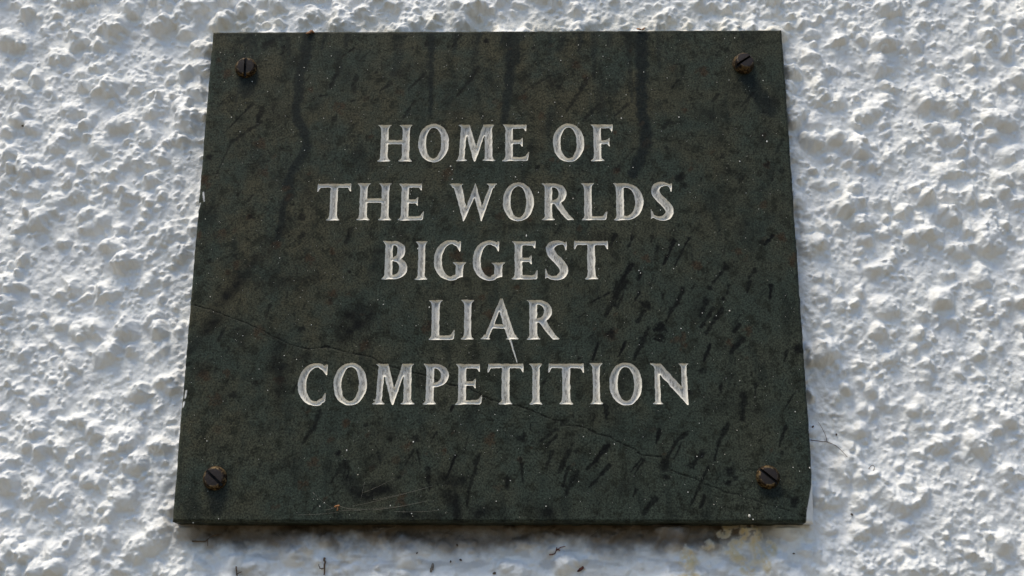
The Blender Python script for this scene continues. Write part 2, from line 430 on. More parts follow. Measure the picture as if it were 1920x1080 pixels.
def g_P(w):
    a_ = SF + SW / 2; b_ = .27
    return [stem(a_, tr=0), rect(a_, .888, b_ + .002, 1), rect(a_, .42, b_ + .002, .525), bowl(b_, w, .42, 1.0, .195)]
def g_B(w):
    a_ = SF + SW / 2; b_ = .29
    return [stem(a_, tr=0, br=0), rect(a_, .89, b_ + .002, 1), rect(a_, .475, b_ + .002, .575), rect(a_, 0, b_ + .002, .11), bowl(b_, w * .90, .485, 1.0, .19), bowl(b_, w, 0, .575, .2)]
def g_D(w):
    a_ = SF + SW / 2; b_ = .30
    return [stem(a_, tr=0, br=0), rect(a_, .885, b_ + .002, 1), rect(a_, 0, b_ + .002, .115), bowl(b_, w, 0, 1.0, .205)]
def g_C(w):
    f = w / .73; c_ = .455 * f
    return [ring(c_, .5, c_, .527, c_ - .182, .527 - .103, c_ + .015, ('x<', .62 * f)), poly((.52 * f, 1.005), (.64 * f, .965), (.70 * f, 1.0), (w, 1.0), (.725 * f, .73), (.70 * f, .725), (.60 * f, .86), (.50 * f, .91)),
            poly((.52 * f, -.005), (.66 * f, .045), (.70 * f, .085), (.715 * f, .29), (.70 * f, .295), (.63 * f, .17), (.50 * f, .095))]
def g_G(w):
    f = w / .846; c_ = .455 * f
    return [ring(c_, .5, c_, .527, c_ - .182, .527 - .103, c_ + .015, ('x<', .62 * f)), poly((.52 * f, 1.005), (.62 * f, .965), (.67 * f, 1.0), (.71 * f, 1.0), (.70 * f, .73), (.68 * f, .725), (.60 * f, .86), (.50 * f, .91)),
            stem(.685 * f, w=.19, y0=.06, y1=.44, bl=0, br=0, h=.11), poly((.50 * f, -.01), (.66 * f, .03), (.78 * f, .075), (.76 * f, .16), (.60 * f, .14), (.50 * f, .095))]
def g_S(w):
    f = w / .64
    pts = [(.575, .88, .022), (.50, .945, .035), (.37, .968, .058), (.235, .935, .082), (.145, .84, .098), (.155, .725, .103), (.24, .60, .104), (.365, .475, .108), (.475, .345, .106), (.515, .215, .103), (.455, .105, .092), (.33, .043, .068), (.19, .045, .05), (.08, .095, .035), (.03, .15, .02)]
    return [('stroke', [(x * f, y, r) for x, y, r in pts]), poly((.50 * f, .94), (.60 * f, 1.0), (.585 * f, .76), (.565 * f, .755), (.53 * f, .86)), poly((.0, .29), (.018, .29), (.08 * f, .14), (.12 * f, .05), (.03 * f, .055), (.015, .02), (0, .02))]
def g_N(w):
    P = [poly((.115, .0), (.25, .0), (.245, .95), (.12, .95)), serif(.055, .31, 0, True), poly((.775, .12), (.925, .0), (.91, .97), (.785, .97)), serif(.715, .965, 1.004, False),
         poly((-.0, 1.004), (.285, 1.0), (.91, .27), (.94, -.03), (.90, -.025), (.13, .86), (.09, .94), (0, .98))]
    return stretch(P, w / .96)
GLYPH = dict(H=g_H, O=g_O, M=g_M, E=g_E, F=g_F, T=g_T, W=g_W, R=g_R, L=g_L, D=g_D, S=g_S, B=g_B, I=g_I, G=g_G, A=g_A, C=g_C, P=g_P, N=g_N)

def glyph_mask(prims, xs, ys):
    GXX, GYY = np.meshgrid(xs, ys); out = np.zeros(GXX.shape, bool)
    for pr in prims:
        if pr[0] == 'poly':
            P = np.array(pr[1]); ins_ = np.zeros(GXX.shape, bool)
            for k in range(len(P)):
                (x0, y0), (x1, y1) = P[k - 1], P[k]
                if y0 == y1: continue
                rows = np.nonzero((ys >= min(y0, y1)) & (ys < max(y0, y1)))[0]
                if not len(rows): continue
                xi = x0 + (ys[rows] - y0) * (x1 - x0) / (y1 - y0)
                ins_[rows] ^= xs[None, :] < xi[:, None]
            out |= ins_
        elif pr[0] == 'ring':
            _, cx, cy, rx, ry, ix, iy, icx, clip = pr
            e = lambda cx_, a_, b_: (np.abs((GXX - cx_) / a_) ** 2.08 + np.abs((GYY - cy) / b_) ** 2.08) < 1
            rg = e(cx, rx, ry) & ~e(icx, ix, iy)
            if clip: rg &= (GXX >= clip[1] - 1e-6) if clip[0] == 'x>' else (GXX <= clip[1])
            out |= rg
        else:
            P = np.array(pr[1])
            # Catmull-Rom through the points
            t = np.linspace(0, len(P) - 1.0001, 160); i = t.astype(int); u = (t - i)[:, None]
            g_ = lambda k: P[np.clip(k, 0, len(P) - 1)]
            a0, a1, a2, a3 = g_(i - 1), g_(i), g_(i + 1), g_(i + 2)
            Q = .5 * (2 * a1 + (a2 - a0) * u + (2 * a0 - 5 * a1 + 4 * a2 - a3) * u ** 2 + (3 * a1 - a0 - 3 * a2 + a3) * u ** 3)
            for x, y, r in Q: out |= (GXX - x) ** 2 + (GYY - y) ** 2 < r * r
    return out

# every letter where the photograph has it: (letter, left edge pixel, right edge pixel), each measured on the photograph
def z1(X, Y): return 540 + X / 4.8, 210 + Y / 4.8
def z2(X, Y): return 920 + X / 4.8, 210 + Y / 4.8
def z3(X, Y): return 680 + X / 4, 430 + Y / 4
def z5(X, Y): return 540 + X / 4.8, 540 + Y / 4.8
def z6(X, Y): return 920 + X / 4.8, 540 + Y / 4.8
LINES = [
 ('HOME OF', 301.6, 233.6, [('H', z1(802, 440), z1(1115, 440)), ('O', z1(1172, 275), z1(1448, 270)), ('M', z1(1508, 435), z1(1868, 435)), ('E', z2(105, 440), z2(345, 365)), ('O', z2(560, 265), z2(842, 265)), ('F', z2(903, 432), z2(1100, 130))]),
 ('THE WORLDS', 412.6, 343.8, [('T', z1(263, 700), z1(570, 700)), ('H', z1(612, 972), z1(928, 972)), ('E', z1(988, 972), z1(1222, 895)), ('W', z1(1455, 640), z1(1882, 640)), ('O', z2(110, 800), z2(388, 800)), ('R', z2(460, 968), z2(752, 968)), ('L', z2(818, 970), z2(1050, 890)), ('D', z2(1108, 970), z2(1375, 790)), ('S', z2(1440, 900), z2(1650, 860))]),
 ('BIGGEST', 523.4, 452.0, [('B', z3(140, 372), z3(335, 280)), ('I', z3(392, 370), z3(485, 370)), ('G', z3(535, 220), z3(772, 252)), ('G', z3(825, 215), z3(1062, 252)), ('E', z3(1118, 372), z3(1315, 305)), ('S', z3(1368, 340), z3(1545, 290)), ('T', z3(1585, 140), z3(1842, 140))]),
 ('LIAR', 636.3, 562.6, [('L', z3(492, 822), z3(690, 755)), ('I', z3(738, 822), z3(832, 822)), ('A', z3(885, 825), z3(1172, 820)), ('R', z3(1228, 828), z3(1478, 822))]),
 ('COMPETITION', 757.6, 681.8, [('C', z5(90, 860), z5(357, 730)), ('O', z5(410, 850), z5(710, 850)), ('M', z5(758, 1042), z5(1138, 1038)), ('P', z5(1210, 1040), z5(1448, 770)), ('E', z5(1502, 1045), z5(1748, 960)), ('T', z5(1797, 740), z6(297, 750)), ('I', z6(350, 1045), z6(465, 1045)), ('T', z6(517, 750), z6(840, 750)), ('I', z6(898, 1042), z6(1012, 1042)), ('O', z6(1068, 860), z6(1363, 860)), ('N', z6(1430, 690), z6(1778, 690))]),
]

# grid lines of the slab's front, denser where the letters are cut
FP, CP = .00040, .00050
def lines(segs):
    out = [segs[0][0]]
    for a_, b_, st in segs:
        n = max(1, round((b_ - a_) / st)); out += list(np.linspace(a_, b_, n + 1)[1:])
    return np.array(out)
lx = [onplaque(p_[0], p_[1])[0] for L_ in LINES for g_ in L_[3] for p_ in g_[1:]]
xa, xb = float(min(lx)) - .002, float(max(lx)) + .002
segs, zc = [], -H / 2
bands = []
for L_ in LINES[::-1]:
    b0 = float(onplaque(935, L_[1])[1]) - ZC; b1 = float(onplaque(935, L_[2])[1]) - ZC
    bands.append((b0, b1)); pad = .0022
    segs += [(zc, b0 - pad, CP), (b0 - pad, b1 + pad, FP)]; zc = b1 + pad
segs.append((zc, H / 2, CP))
fx = lines([(-W / 2, xa, CP), (xa, xb, FP), (xb, W / 2, CP)]); fz = lines(segs)
bands = bands[::-1]
FX, FZ = np.meshgrid(fx, fz); nr, nc = FX.shape
FIELD = np.full((nr, nc), -1.0); LID = np.full((nr, nc), -1, int)
letters = []; RES = .0001
for (word, yb_, yt_, gl), (b0, b1) in zip(LINES, bands):
    cap = b1 - b0
    for ch, pl, pr_ in gl:
        x0 = float(onplaque(*pl)[0]); x1 = float(onplaque(*pr_)[0])
        dz_ = rng.normal(0, .00012); k = len(letters); letters.append((ch, word))
        wd = (x1 - x0) / cap
        ext = .09
        xs = np.arange(-ext, wd + ext, RES / cap); ys = np.arange(-ext, 1 + ext, RES / cap)
        mk = glyph_mask(GLYPH[ch](wd), xs, ys).astype(float)
        wx = (vnoise(mk.shape, 28, 900 + k, 2) - .5) * .022 * cap / RES; wy = (vnoise(mk.shape, 28, 1900 + k, 2) - .5) * .022 * cap / RES
        jj, ii = np.meshgrid(np.arange(mk.shape[1]), np.arange(mk.shape[0]))
        mk = bil(mk, jj + wx, ii + wy)
        mk = blur(mk, 2.0) - .535 + .10 * (vnoise(mk.shape, 5, 2900 + k) - .5)
        j0, j1 = np.searchsorted(fx, [x0 - ext * cap * .95, x1 + ext * cap * .95]); i0, i1 = np.searchsorted(fz, [b0 + dz_ - ext * cap * .95, b1 + dz_ + ext * cap * .95])
        sx, sz = np.meshgrid((fx[j0:j1] - x0) / RES + ext * cap / RES, (fz[i0:i1] - b0 - dz_) / RES + ext * cap / RES)
        f = bil(mk, sx, sz)
        sub = FIELD[i0:i1, j0:j1]; better = f > sub
        LID[i0:i1, j0:j1][better] = k; sub[better] = f[better]
FIELD = np.where(np.abs(FIELD) < .03, np.where(FIELD >= 0, .03, -.03), FIELD)

# ------------------------------------------------------------------ marks in the slate (raster in slab coordinates)
MR = .0004
mh, mw = int(H / MR) + 2, int(W / MR) + 2
MX, MZ = np.meshgrid(-W / 2 + np.arange(mw) * MR, -H / 2 + np.arange(mh) * MR)
streak = np.zeros((mh, mw)); soft_ = np.zeros((mh, mw)); drip_shade = np.zeros((mh, mw)); rust = np.zeros((mh, mw)); pit = np.zeros((mh, mw)); paint = np.zeros((mh, mw))
EN = vnoise((mh, mw), 7, 301, 3, .6); EN2 = vnoise((mh, mw), 2.5, 307, 2, .6)
def capsule(fld, x0, z0, x1, z1_, w0, w1, s, ragged=.9, edge=.55):
    """ragged tapering stroke, widths in metres"""
    pad = max(w0, w1) * 2 + .002
    i0, i1 = int((min(z0, z1_) - pad + H / 2) / MR), int((max(z0, z1_) + pad + H / 2) / MR) + 1
    j0, j1 = int((min(x0, x1) - pad + W / 2) / MR), int((max(x0, x1) + pad + W / 2) / MR) + 1
    i0, j0 = max(i0, 0), max(j0, 0)
    if i1 <= i0 or j1 <= j0: return
    sl = (slice(i0, i1), slice(j0, j1)); px, pz = MX[sl], MZ[sl]
    if px.size == 0: return
    dx, dz_ = x1 - x0, z1_ - z0; L2 = dx * dx + dz_ * dz_ + 1e-12
    t = np.clip(((px - x0) * dx + (pz - z0) * dz_) / L2, 0, 1)
    d = np.hypot(px - x0 - t * dx, pz - z0 - t * dz_)
    r = (w0 + (w1 - w0) * t) * .5
    q_ = d / r + ragged * 2.2 * (EN[sl] - .5) + ragged * 1.1 * (EN2[sl] - .5)
    fld[sl] = np.maximum(fld[sl], s * sstep(1 + edge * .75, 1 - edge * .75, q_) * np.clip(.6 + .75 * EN2[sl], 0, 1.1))
def P2(x, y):
    a_, b_ = onplaque(x, y); return float(a_), float(b_) - ZC
def strokes(fld, ox, oy, sc, rows, s=.9, ragged=.9, edge=.55, k=1.0):
    for r in rows:
        if len(r) == 3: X0, Y0, wd = r; X1, Y1 = X0 + .5 * wd, Y0 - .9 * wd; wd *= 1.6
        else: X0, Y0, X1, Y1, wd = r
        a_ = P2(ox + X0 / sc, oy + Y0 / sc); b_ = P2(ox + X1 / sc, oy + Y1 / sc)
        capsule(fld, *a_, *b_, (wd + .8) * MPP * 1.2 * k, (wd + .8) * MPP * .75 * k, s * (.9 + .35 * ((X0 * 7 + Y0 * 13) % 10) / 9), ragged, edge)
VA = [(520,585,360,750,3),(575,610,545,690,7),(560,690,400,800,6),(400,800,310,1000,2.5),(1495,415,1395,505,5),(1500,240,6),(1215,410,4),(905,540,940,535,5),(1075,570,1100,565,4),(1095,270,1020,320,3),(700,265,4),(280,885,8),(430,790,4),(640,600,640,640,5),(1000,400,960,490,7),(1100,440,1090,520,10),(1430,570,1370,660,6),(1300,470,1240,510,5),(1620,265,4),(1835,228,5),(1690,200,1640,270,4),(1790,390,1740,450,10),(1740,450,1670,540,5),(270,585,300,575,3),(980,670,6),(590,250,640,230,12)]
VB = [(330,430,190,510,5),(550,440,430,620,7),(610,590,520,680,6),(770,590,700,650,5),(1055,450,1020,495,4),(1280,530,1250,570,6),(1480,520,1410,600,5),(1450,580,1400,660,2),(1000,690,970,720,8),(990,830,4),(720,950,7),(1075,1000,10),(1090,1040,7),(1410,1000,6),(1560,925,5),(1330,280,7),(1380,490,390,5) if False else (390,490,5),(490,285,4),(240,270,5),(1640,790,1600,870,5),(265,940,5),(1640,960,5),(1300,880,6)]
VC6 = [(240,10,195,90,6),(390,20,355,100,5),(560,10,545,60,4),(600,100,590,150,5),(735,50,705,140,7),(705,140,650,250,5),(865,30,810,130,5),(810,130,745,260,5),(375,250,300,400,9),(300,400,210,600,15),(210,600,160,680,8),(310,500,255,620,5),(190,490,40,570,4),(460,320,430,385,5),(440,490,410,550,4),(640,500,640,540,5),(500,590,11),(490,640,430,730,8),(810,470,770,570,8),(770,580,700,660,8),(720,630,670,740,6),(625,780,11),(620,850,9),(575,880,650,905,4),(1170,270,8),(1140,320,1060,410,5),(1040,445,4),(1420,300,1370,360,5),(1380,400,1355,490,5),(1200,430,1185,500,5),(1155,540,5),(1555,430,1545,540,6),(1010,560,990,640,9),(980,620,955,690,5),(1070,620,965,780,7),(1140,630,1005,830,7),(1290,760,1240,820,6),(1310,880,1215,1000,9),(1035,930,990,1070,7),(1690,980,1670,1060,6),(95,920,50,1060,4),(325,910,275,1020,5),(480,890,400,1050,9),(520,790,490,860,7),(1565,10,1505,85,6),(210,840,11),(1480,60,5),(1780,970,11)]
VC7 = [(910,140,905,205,5),(1060,210,1050,380,11),(1140,150,1140,210,5),(1400,210,1335,310,4),(950,420,900,520,8),(900,520,860,660,5),(1340,440,1320,510,6),(1310,530,1300,570,3),(1320,610,4),(495,450,470,545,5),(670,480,600,540,7),(600,540,540,660,6),(640,540,590,650,4),(530,690,11),(540,770,6),(780,610,700,710,11),(970,740,12),(950,810,7),(135,570,60,660,10),(60,660,0,720,5),(150,700,20,840,7),(370,650,300,735,4),(380,660,325,750,4),(820,710,760,830,4),(760,840,700,970,4),(330,860,315,905,4),(460,910,390,1020,9),(795,905,765,980,5),(1400,930,10),(130,300,130,370,10),(780,50,7),(690,200,5)]
VC8 = [(140,120,100,220,8),(100,220,30,320,7),(265,390,6),(310,470,9),(270,500,210,590,6),(310,510,295,570,3),(335,510,320,570,3),(530,380,545,460,5),(780,290,8),(770,370,710,470,4),(790,370,810,465,4),(920,250,880,320,3),(1045,410,985,560,4),(860,490,870,620,7),(1000,590,9),(1090,570,11),(1200,410,1150,580,8),(1150,580,1120,740,5),(1490,280,9),(1480,410,1495,580,4),(1720,230,1610,310,6),(1720,270,1650,350,5),(1690,380,1650,490,6),(1820,340,1740,510,8),(1860,370,5),(1800,480,1760,610,5),(1850,530,1790,650,12),(1770,180,8),(610,300,4),(450,200,4),(670,550,5),(1390,560,1390,630,6),(1025,80,1015,110,4)]
VC4 = [(900,450,880,520,6),(1110,490,7),(1100,330,10),(500,680,5),(260,730,5),(1560,430,1510,580,7),(900,960,6),(640,325,5),(280,240,4),(1030,210,4),(1545,830,4)]
VC5 = [(820,60,780,170,4),(400,270,340,380,5),(680,770,6),(480,880,8),(930,740,8),(1110,280,6),(1380,20,5),(1540,155,6),(820,660,5),(560,410,5),(80,600,30,620,6)]
strokes(streak, 300, 0, 3, VA, .78); strokes(streak, 920, 0, 3, VB, .78)
strokes(streak, 1100, 440, 4.5, VC6, .97); strokes(streak, 1100, 680, 3.6, VC7, .97); strokes(streak, 560, 740, 3.5556, VC8, .92)
strokes(streak, 340, 340, 4.908, VC4, .85); strokes(streak, 340, 560, 4.908, VC5, .8)
# broad soft clouds of darker slate
SO = [(1020,650,1060,800,22),(400,660,620,630,24),(1180,790,1300,770,18),(1660,780,16),(700,800,960,810,14),(320,560,420,700,20),(940,560,1100,590,14)]
strokes(soft_, 560, 740, 3.5556, SO, 1.35, .9, .7)
strokes(soft_, 340, 340, 4.908, [(700,700,560,900,15),(560,900,380,1080,22),(1820,640,1740,880,11),(860,960,1000,900,16),(1000,330,900,520,12)], 1.25, .9, .7)
strokes(soft_, 340, 560, 4.908, [(330,150,60,500,18),(560,300,540,420,14),(900,400,830,660,15),(1500,330,1750,150,30),(1550,160,1700,100,25),(1150,520,1100,560,14),(930,600,900,900,18)], 1.15, .9, .7)
r = np.random.default_rng(99)
for k in range(520):   # countless small flaws leaning the way the stone cleaves
    x, z = (r.random() - .5) * W * .97, (r.random() - .5) * H * .97
    L_ = r.exponential(.0026); a_ = math.radians(r.normal(62, 14)); wd = r.uniform(.0006, .0019)
    capsule(streak, x, z, x + L_ * math.cos(a_), z + L_ * math.sin(a_), wd, wd * .6, r.uniform(.25, .75))
for k in range(300):
    x, z = (r.random() - .5) * W * .97, (r.random() - .5) * H * .97
    L_ = r.uniform(.001, .016); a_ = math.radians(r.normal(60, 22)); wd = r.uniform(.002, .007)
    capsule(soft_, x, z, x + L_ * math.cos(a_), z + L_ * math.sin(a_), wd, wd * .6, r.uniform(.3, .9), 1.2, .9)
for k in range(26):   # rain has washed dirt down from the top edge
    x = (r.random() - .5) * W * .95; L_ = r.exponential(.018) + .005; wd = r.uniform(.002, .006)
    capsule(drip_shade, x, H / 2, x + r.normal(0, .004), H / 2 - L_, wd, wd * .5, r.uniform(.5, .95), .8, .6)
def path(fld, ox, oy, sc, pts, w0, w1, s, ragged=.5, edge=.35):
    P = [P2(ox + x / sc, oy + y / sc) for x, y in pts]; w0, w1 = w0 * 1.2, w1 * 1.2
    for k in range(len(P) - 1):
        f0, f1 = k / (len(P) - 1), (k + 1) / (len(P) - 1)
        capsule(fld, *P[k], *P[k + 1], (w0 + (w1 - w0) * f0) * MPP, (w0 + (w1 - w0) * f1) * MPP, s, ragged, edge)
path(drip_shade, 300, 0, 3, [(830,180),(820,330),(780,430),(785,520),(765,600),(770,670),(810,740),(830,820),(800,880),(740,960),(720,1040)], 17, 16, .9)
path(drip_shade, 340, 340, 4.908, [(1000,50),(1000,130),(940,200),(930,320),(900,450),(880,520)], 14, 9, .8)
path(drip_shade, 920, 0, 3, [(120,180),(110,420),(90,560),(75,690)], 18, 12, .85)
path(drip_shade, 920, 0, 3, [(850,180),(850,500),(850,640),(880,740),(860,850),(800,980)], 21, 17, .95)
path(drip_shade, 300, 0, 3, [(500,440),(490,520)], 34, 22, .7); path(drip_shade, 920, 0, 3, [(1440,440),(1500,520),(1560,610)], 24, 30, .75)  # dark patches below the upper screws, their shadows painted into the slate
path(drip_shade, 300, 720, 3, [(310,590),(320,680)], 34, 26, .6); path(drip_shade, 940, 720, 3, [(1500,590),(1565,615)], 26, 14, .7)  # the lower screws' shadows, painted in the same way
path(drip_shade, 300, 0, 3, [(640,190),(590,270)], 26, 12, .6); path(drip_shade, 300, 0, 3, [(1000,300),(1010,400),(960,480)], 12, 8, .55); path(drip_shade, 300, 0, 3, [(1340,180),(1340,330),(1310,420)], 18, 10, .5)
path(drip_shade, 300, 0, 3, [(1780,190),(1770,400),(1740,480)], 14, 9, .5); path(drip_shade, 920, 0, 3, [(400,180),(390,270)], 18, 9, .5)
path(drip_shade, 300, 0, 3, [(330,185),(1000,180),(1900,172)], 10, 10, .55, .9, .8); path(drip_shade, 920, 0, 3, [(0,172),(1600,170)], 8, 8, .55, .9, .8)
for ox, oy, sc, rows in [(300, 0, 3, [(380,410,8),(565,805,8),(250,1015,11),(330,340,4),(590,960,8),(850,500,4),(1020,600,9),(1620,970,8)]), (340, 340, 4.908, [(380,480,10),(520,760,7),(200,10,7),(1180,710,8),(1380,640,6),(880,575,6),(160,490,6),(630,330,6),(1400,1030,7)]),
        (920, 0, 3, [(1195,395,9),(480,360,7),(280,650,7),(530,430,4),(190,550,7),(1100,620,5),(715,960,6),(1560,925,5),(700,745,3)]), (1100, 440, 4.5, [(500,200,8),(210,850,9),(800,880,12),(1200,910,6),(1370,790,8),(1280,140,7),(1750,200,10),(930,250,8),(1640,10,9),(240,820,6)]),
        (340, 560, 4.908, [(220,700,9),(720,300,9),(430,680,7),(320,910,9),(910,740,8),(1690,430,8),(1370,30,7)]), (560, 740, 3.5556, [(310,185,6),(730,340,8),(970,375,4),(1280,290,9),(100,450,8),(40,590,7),(1480,420,5),(680,700,9)]), (680, 430, 4, [(940,300,9),(1165,440,5),(900,510,8),(490,730,9),(720,200,10),(950,640,8)])]:
    strokes(rust, ox, oy, sc, rows, .75, 1.2, .8, 1.1)
for k in range(90):
    x, z = (r.random() - .5) * W * .97, (r.random() - .5) * H * .97
    wd = r.uniform(.001, .0045); capsule(rust, x, z, x + wd * .4, z + wd * .3, wd, wd * .8, r.uniform(.2, .6), 1.2, .8)
# the hairline crack that crosses the slab
CRK = [(356,570),(385,577),(420,590),(448,604),(480,619),(520,641),(558,651),(590,659),(612,643),(640,652)][:8] + [(612,668)]
CRK = [(356,570),(395,581),(430,594),(462,606),(494,620),(522,636),(550,647),(580,655),(612,650),(640,657),(668,663),(695,669),(722,683),(742,690),(770,697),(800,705),(845,722),(880,728),(905,743),(925,750),(950,757),(975,762),(998,770),(1032,786),(1052,790),(1060,797),(1090,800),(1120,813),(1146,821),(1165,831),(1190,842),(1203,853),(1240,857),(1252,878),(1272,888),(1305,898),(1322,909),(1345,915),(1360,923),(1405,933),(1440,947),(1475,955),(1510,969)]
crk = np.zeros((mh, mw))
cr_r = np.random.default_rng(5)
CP_ = [P2(*q_) for q_ in CRK]; fine = []
for (x0, z0), (x1, z1_) in zip(CP_[:-1], CP_[1:]):
    for t in np.linspace(0, 1, 5)[:-1]: fine.append((x0 + (x1 - x0) * t + cr_r.normal(0, .00022), z0 + (z1_ - z0) * t + cr_r.normal(0, .00022)))
fine.append(CP_[-1])
for k in range(len(fine) - 1):
    f = k / len(fine); wd = (.00045 + .00045 * abs(cr_r.normal())) * (1 if .12 < f < .88 else .7)
    capsule(crk, *fine[k], *fine[k + 1], wd, wd, .8, .35, .5)
streak = np.maximum(streak, crk)
# white paint brushed on to the edges of the slab
for a_ in [((381,361,383,377),.0011), ((375,381,372,391),.0009), ((369,396,367,415),.0013), ((349,733,347,746),.001), ((345,755,343,763),.0012)]:
    (x0, y0, x1, y1), wd = a_; capsule(paint, *P2(x0, y0), *P2(x1, y1), wd, wd * .7, 1.0, .5, .4)

drip_shade = blur(drip_shade, 1.2); soft_ = np.clip(blur(soft_, 5.5) * (.1 + 1.4 * vnoise((mh, mw), 12, 333, 4, .7)), 0, .95)
streak_all = np.clip(np.maximum(streak, soft_ * 1.0), 0, 1)
su, sv = (FX + W / 2) / MR, (FZ + H / 2) / MR
film = np.clip(.36 + .6 * sstep(-.16, .14, MZ * .8 - MX * .5) + .9 * (vnoise((mh, mw), 120, 505, 3) - .5), 0, 1)   # brownish film of algae, thickest toward the upper left
A = {k: bil(v, su, sv) for k, v in dict(film=film, streak=streak_all, drip_shade=drip_shade, rust=rust, paint=paint).items()}
relief = -.00007 * bil(blur(streak, .8), su, sv) - .0003 * bil(crk, su, sv) + .0007 * (bil(vnoise((mh, mw), 130, 401, 2), su, sv) - .5) + .00010 * (bil(vnoise((mh, mw), 7, 403, 3), su, sv) - .5)
# worn arris and slightly uneven edges
de = np.minimum(W / 2 - np.abs(FX), H / 2 - np.abs(FZ))
en = bil(vnoise((mh, mw), 14, 411, 3), su, sv)
relief -= .0016 * np.clip(1 - de / (.0011 + .0010 * en), 0, 1) ** 1.6
edge_n = vnoise((8, 2000), (8, 40), 421, 4, .6)[0] - .5
wobx = .0009 * np.interp(FZ, np.linspace(-H / 2, H / 2, 2000), edge_n) * sstep(W / 2 - .004, W / 2, np.abs(FX)) * np.sign(FX)
wobz = .0007 * np.interp(FX, np.linspace(-W / 2, W / 2, 2000), edge_n[::-1]) * sstep(H / 2 - .004, H / 2, np.abs(FZ)) * np.sign(FZ)
# the broken lower right corner, painted over white
ce = np.array([P2(1524, 872), P2(1521, 905), P2(1516, 938), P2(1512, 960), P2(1511, 979)])
xe = np.interp(FZ, ce[::-1, 1], ce[::-1, 0], left=ce[-1, 0], right=1.0) + .0006 * (en - .5)
chip = np.where(FZ < ce[0, 1], np.clip(FX - xe, 0, None), 0)
relief -= np.minimum(chip * .8, .011)
A['paint'] = np.maximum(A['paint'], sstep(0.0, .0006, chip) * (.85 + .15 * en))
A['streak'] *= (chip <= 0)

# letters: depth below the face from the distance to the outline
fv = np.stack([FX + wobx, YF - relief, FZ + wobz + ZC], -1).reshape(-1, 3)
inside = FIELD > 0
vid = np.arange(nr * nc).reshape(nr, nc)
c0, c1, c2, c3 = inside[:-1, :-1], inside[:-1, 1:], inside[1:, 1:], inside[1:, :-1]
cnt = c0.astype(int) + c1 + c2 + c3
quads = np.stack([vid[:-1, :-1], vid[:-1, 1:], vid[1:, 1:], vid[1:, :-1]], -1)
slab_q = quads[cnt == 0]
ff = FIELD.ravel(); lf = LID.ravel()
extra, ekey = [], {}
att_flat = {k: list() for k in A}
AF = {k: v.ravel() for k, v in A.items()}
def cross(a_, b_):
    k_ = (a_, b_) if a_ < b_ else (b_, a_)
    if k_ not in ekey:
        t = ff[k_[0]] / (ff[k_[0]] - ff[k_[1]]); t = min(max(t, .06), .94)
        ekey[k_] = nr * nc + len(extra); extra.append(fv[k_[0]] * (1 - t) + fv[k_[1]] * t)
        for n_ in AF: att_flat[n_].append(AF[n_][k_[0]] * (1 - t) + AF[n_][k_[1]] * t)
    return ekey[k_]
slab_p, let_p = [], {k: [] for k in range(len(letters))}
for qd in quads[(cnt > 0) & (cnt < 4)]:
    qd = [int(v) for v in qd]; pi, po = [], []; lid = -1
    for k in range(4):
        a_, b_ = qd[k], qd[(k + 1) % 4]; ia, ib = ff[a_] > 0, ff[b_] > 0
        if ia: pi.append(a_); lid = int(lf[a_])
        else: po.append(a_)
        if ia != ib:
            e_ = cross(a_, b_); pi.append(e_); po.append(e_)
    slab_p.append(po); let_p[lid].append(pi)
full = quads[cnt == 4]; full_l = lf[full[:, 0]]
allv = np.concatenate([fv, np.array(extra)])
allA = {k: np.concatenate([AF[k], np.array(att_flat[k])]) for k in AF}

# slab = front with the letters cut out + sides + back
per = np.concatenate([vid[0, :], vid[1:, -1], vid[-1, -2::-1], vid[-2:0:-1, 0]])
pv = allv[per]; base = len(allv)
chw = allA['paint'][per]
back = pv.copy(); back[:, 1] = -.001
mid = pv.copy(); mid[:, 1] = np.minimum(pv[:, 1] + .0035, -.0014)
nn = vnoise((4, len(per)), (4, 25), 431, 4, .6)[1] - .5
inward = np.stack([-np.sign(pv[:, 0]) * (np.abs(pv[:, 0]) > W / 2 - .002), 0 * nn, -np.sign(pv[:, 2] - ZC) * (np.abs(pv[:, 2] - ZC) > H / 2 - .002)], -1)
mid += inward * (.0003 + .0012 * np.clip(nn, 0, 1))[:, None]; back += inward * (.0006 + .0016 * np.clip(-nn, 0, 1))[:, None]
V_ = np.concatenate([allv, mid, back]); n_p = len(per)
i_ = np.arange(n_p); j_ = (i_ + 1) % n_p
side1 = np.stack([per[j_], per[i_], base + i_, base + j_], -1); side2 = np.stack([base + j_, base + i_, base + n_p + i_, base + n_p + j_], -1)
loops = [slab_q.ravel(), np.concatenate([np.array(p_) for p_ in slab_p]), side1.ravel(), side2.ravel(), (base + n_p + i_)[::-1]]
sizes = [np.full(len(slab_q), 4), np.array([len(p_) for p_ in slab_p]), np.full(n_p, 4), np.full(n_p, 4), np.array([n_p])]
loops = np.concatenate(loops); sizes = np.concatenate(sizes)
at = {k: np.concatenate([allA[k], allA[k][per] * (1 if k in ('paint', 'drip_shade') else .5), allA[k][per] * .4]) for k in allA}
used = np.unique(loops); re = np.full(len(V_), -1); re[used] = np.arange(len(used))
ORG = np.array([0, YF, ZC])
me = make_mesh('slab', V_[used] - ORG, re[loops], sizes, {k: v[used] for k, v in at.items()})
me.set_sharp_from_angle(angle=math.radians(38))

plaque = bpy.data.objects.new('plaque', None); C.objects.link(plaque); plaque.location = ORG; plaque.empty_display_size = .05
plaque['label'] = 'dark green slate plaque with cut white lettering, screwed to the white wall'; plaque['category'] = 'plaque'
obj('slab', me, M_SLATE, plaque)

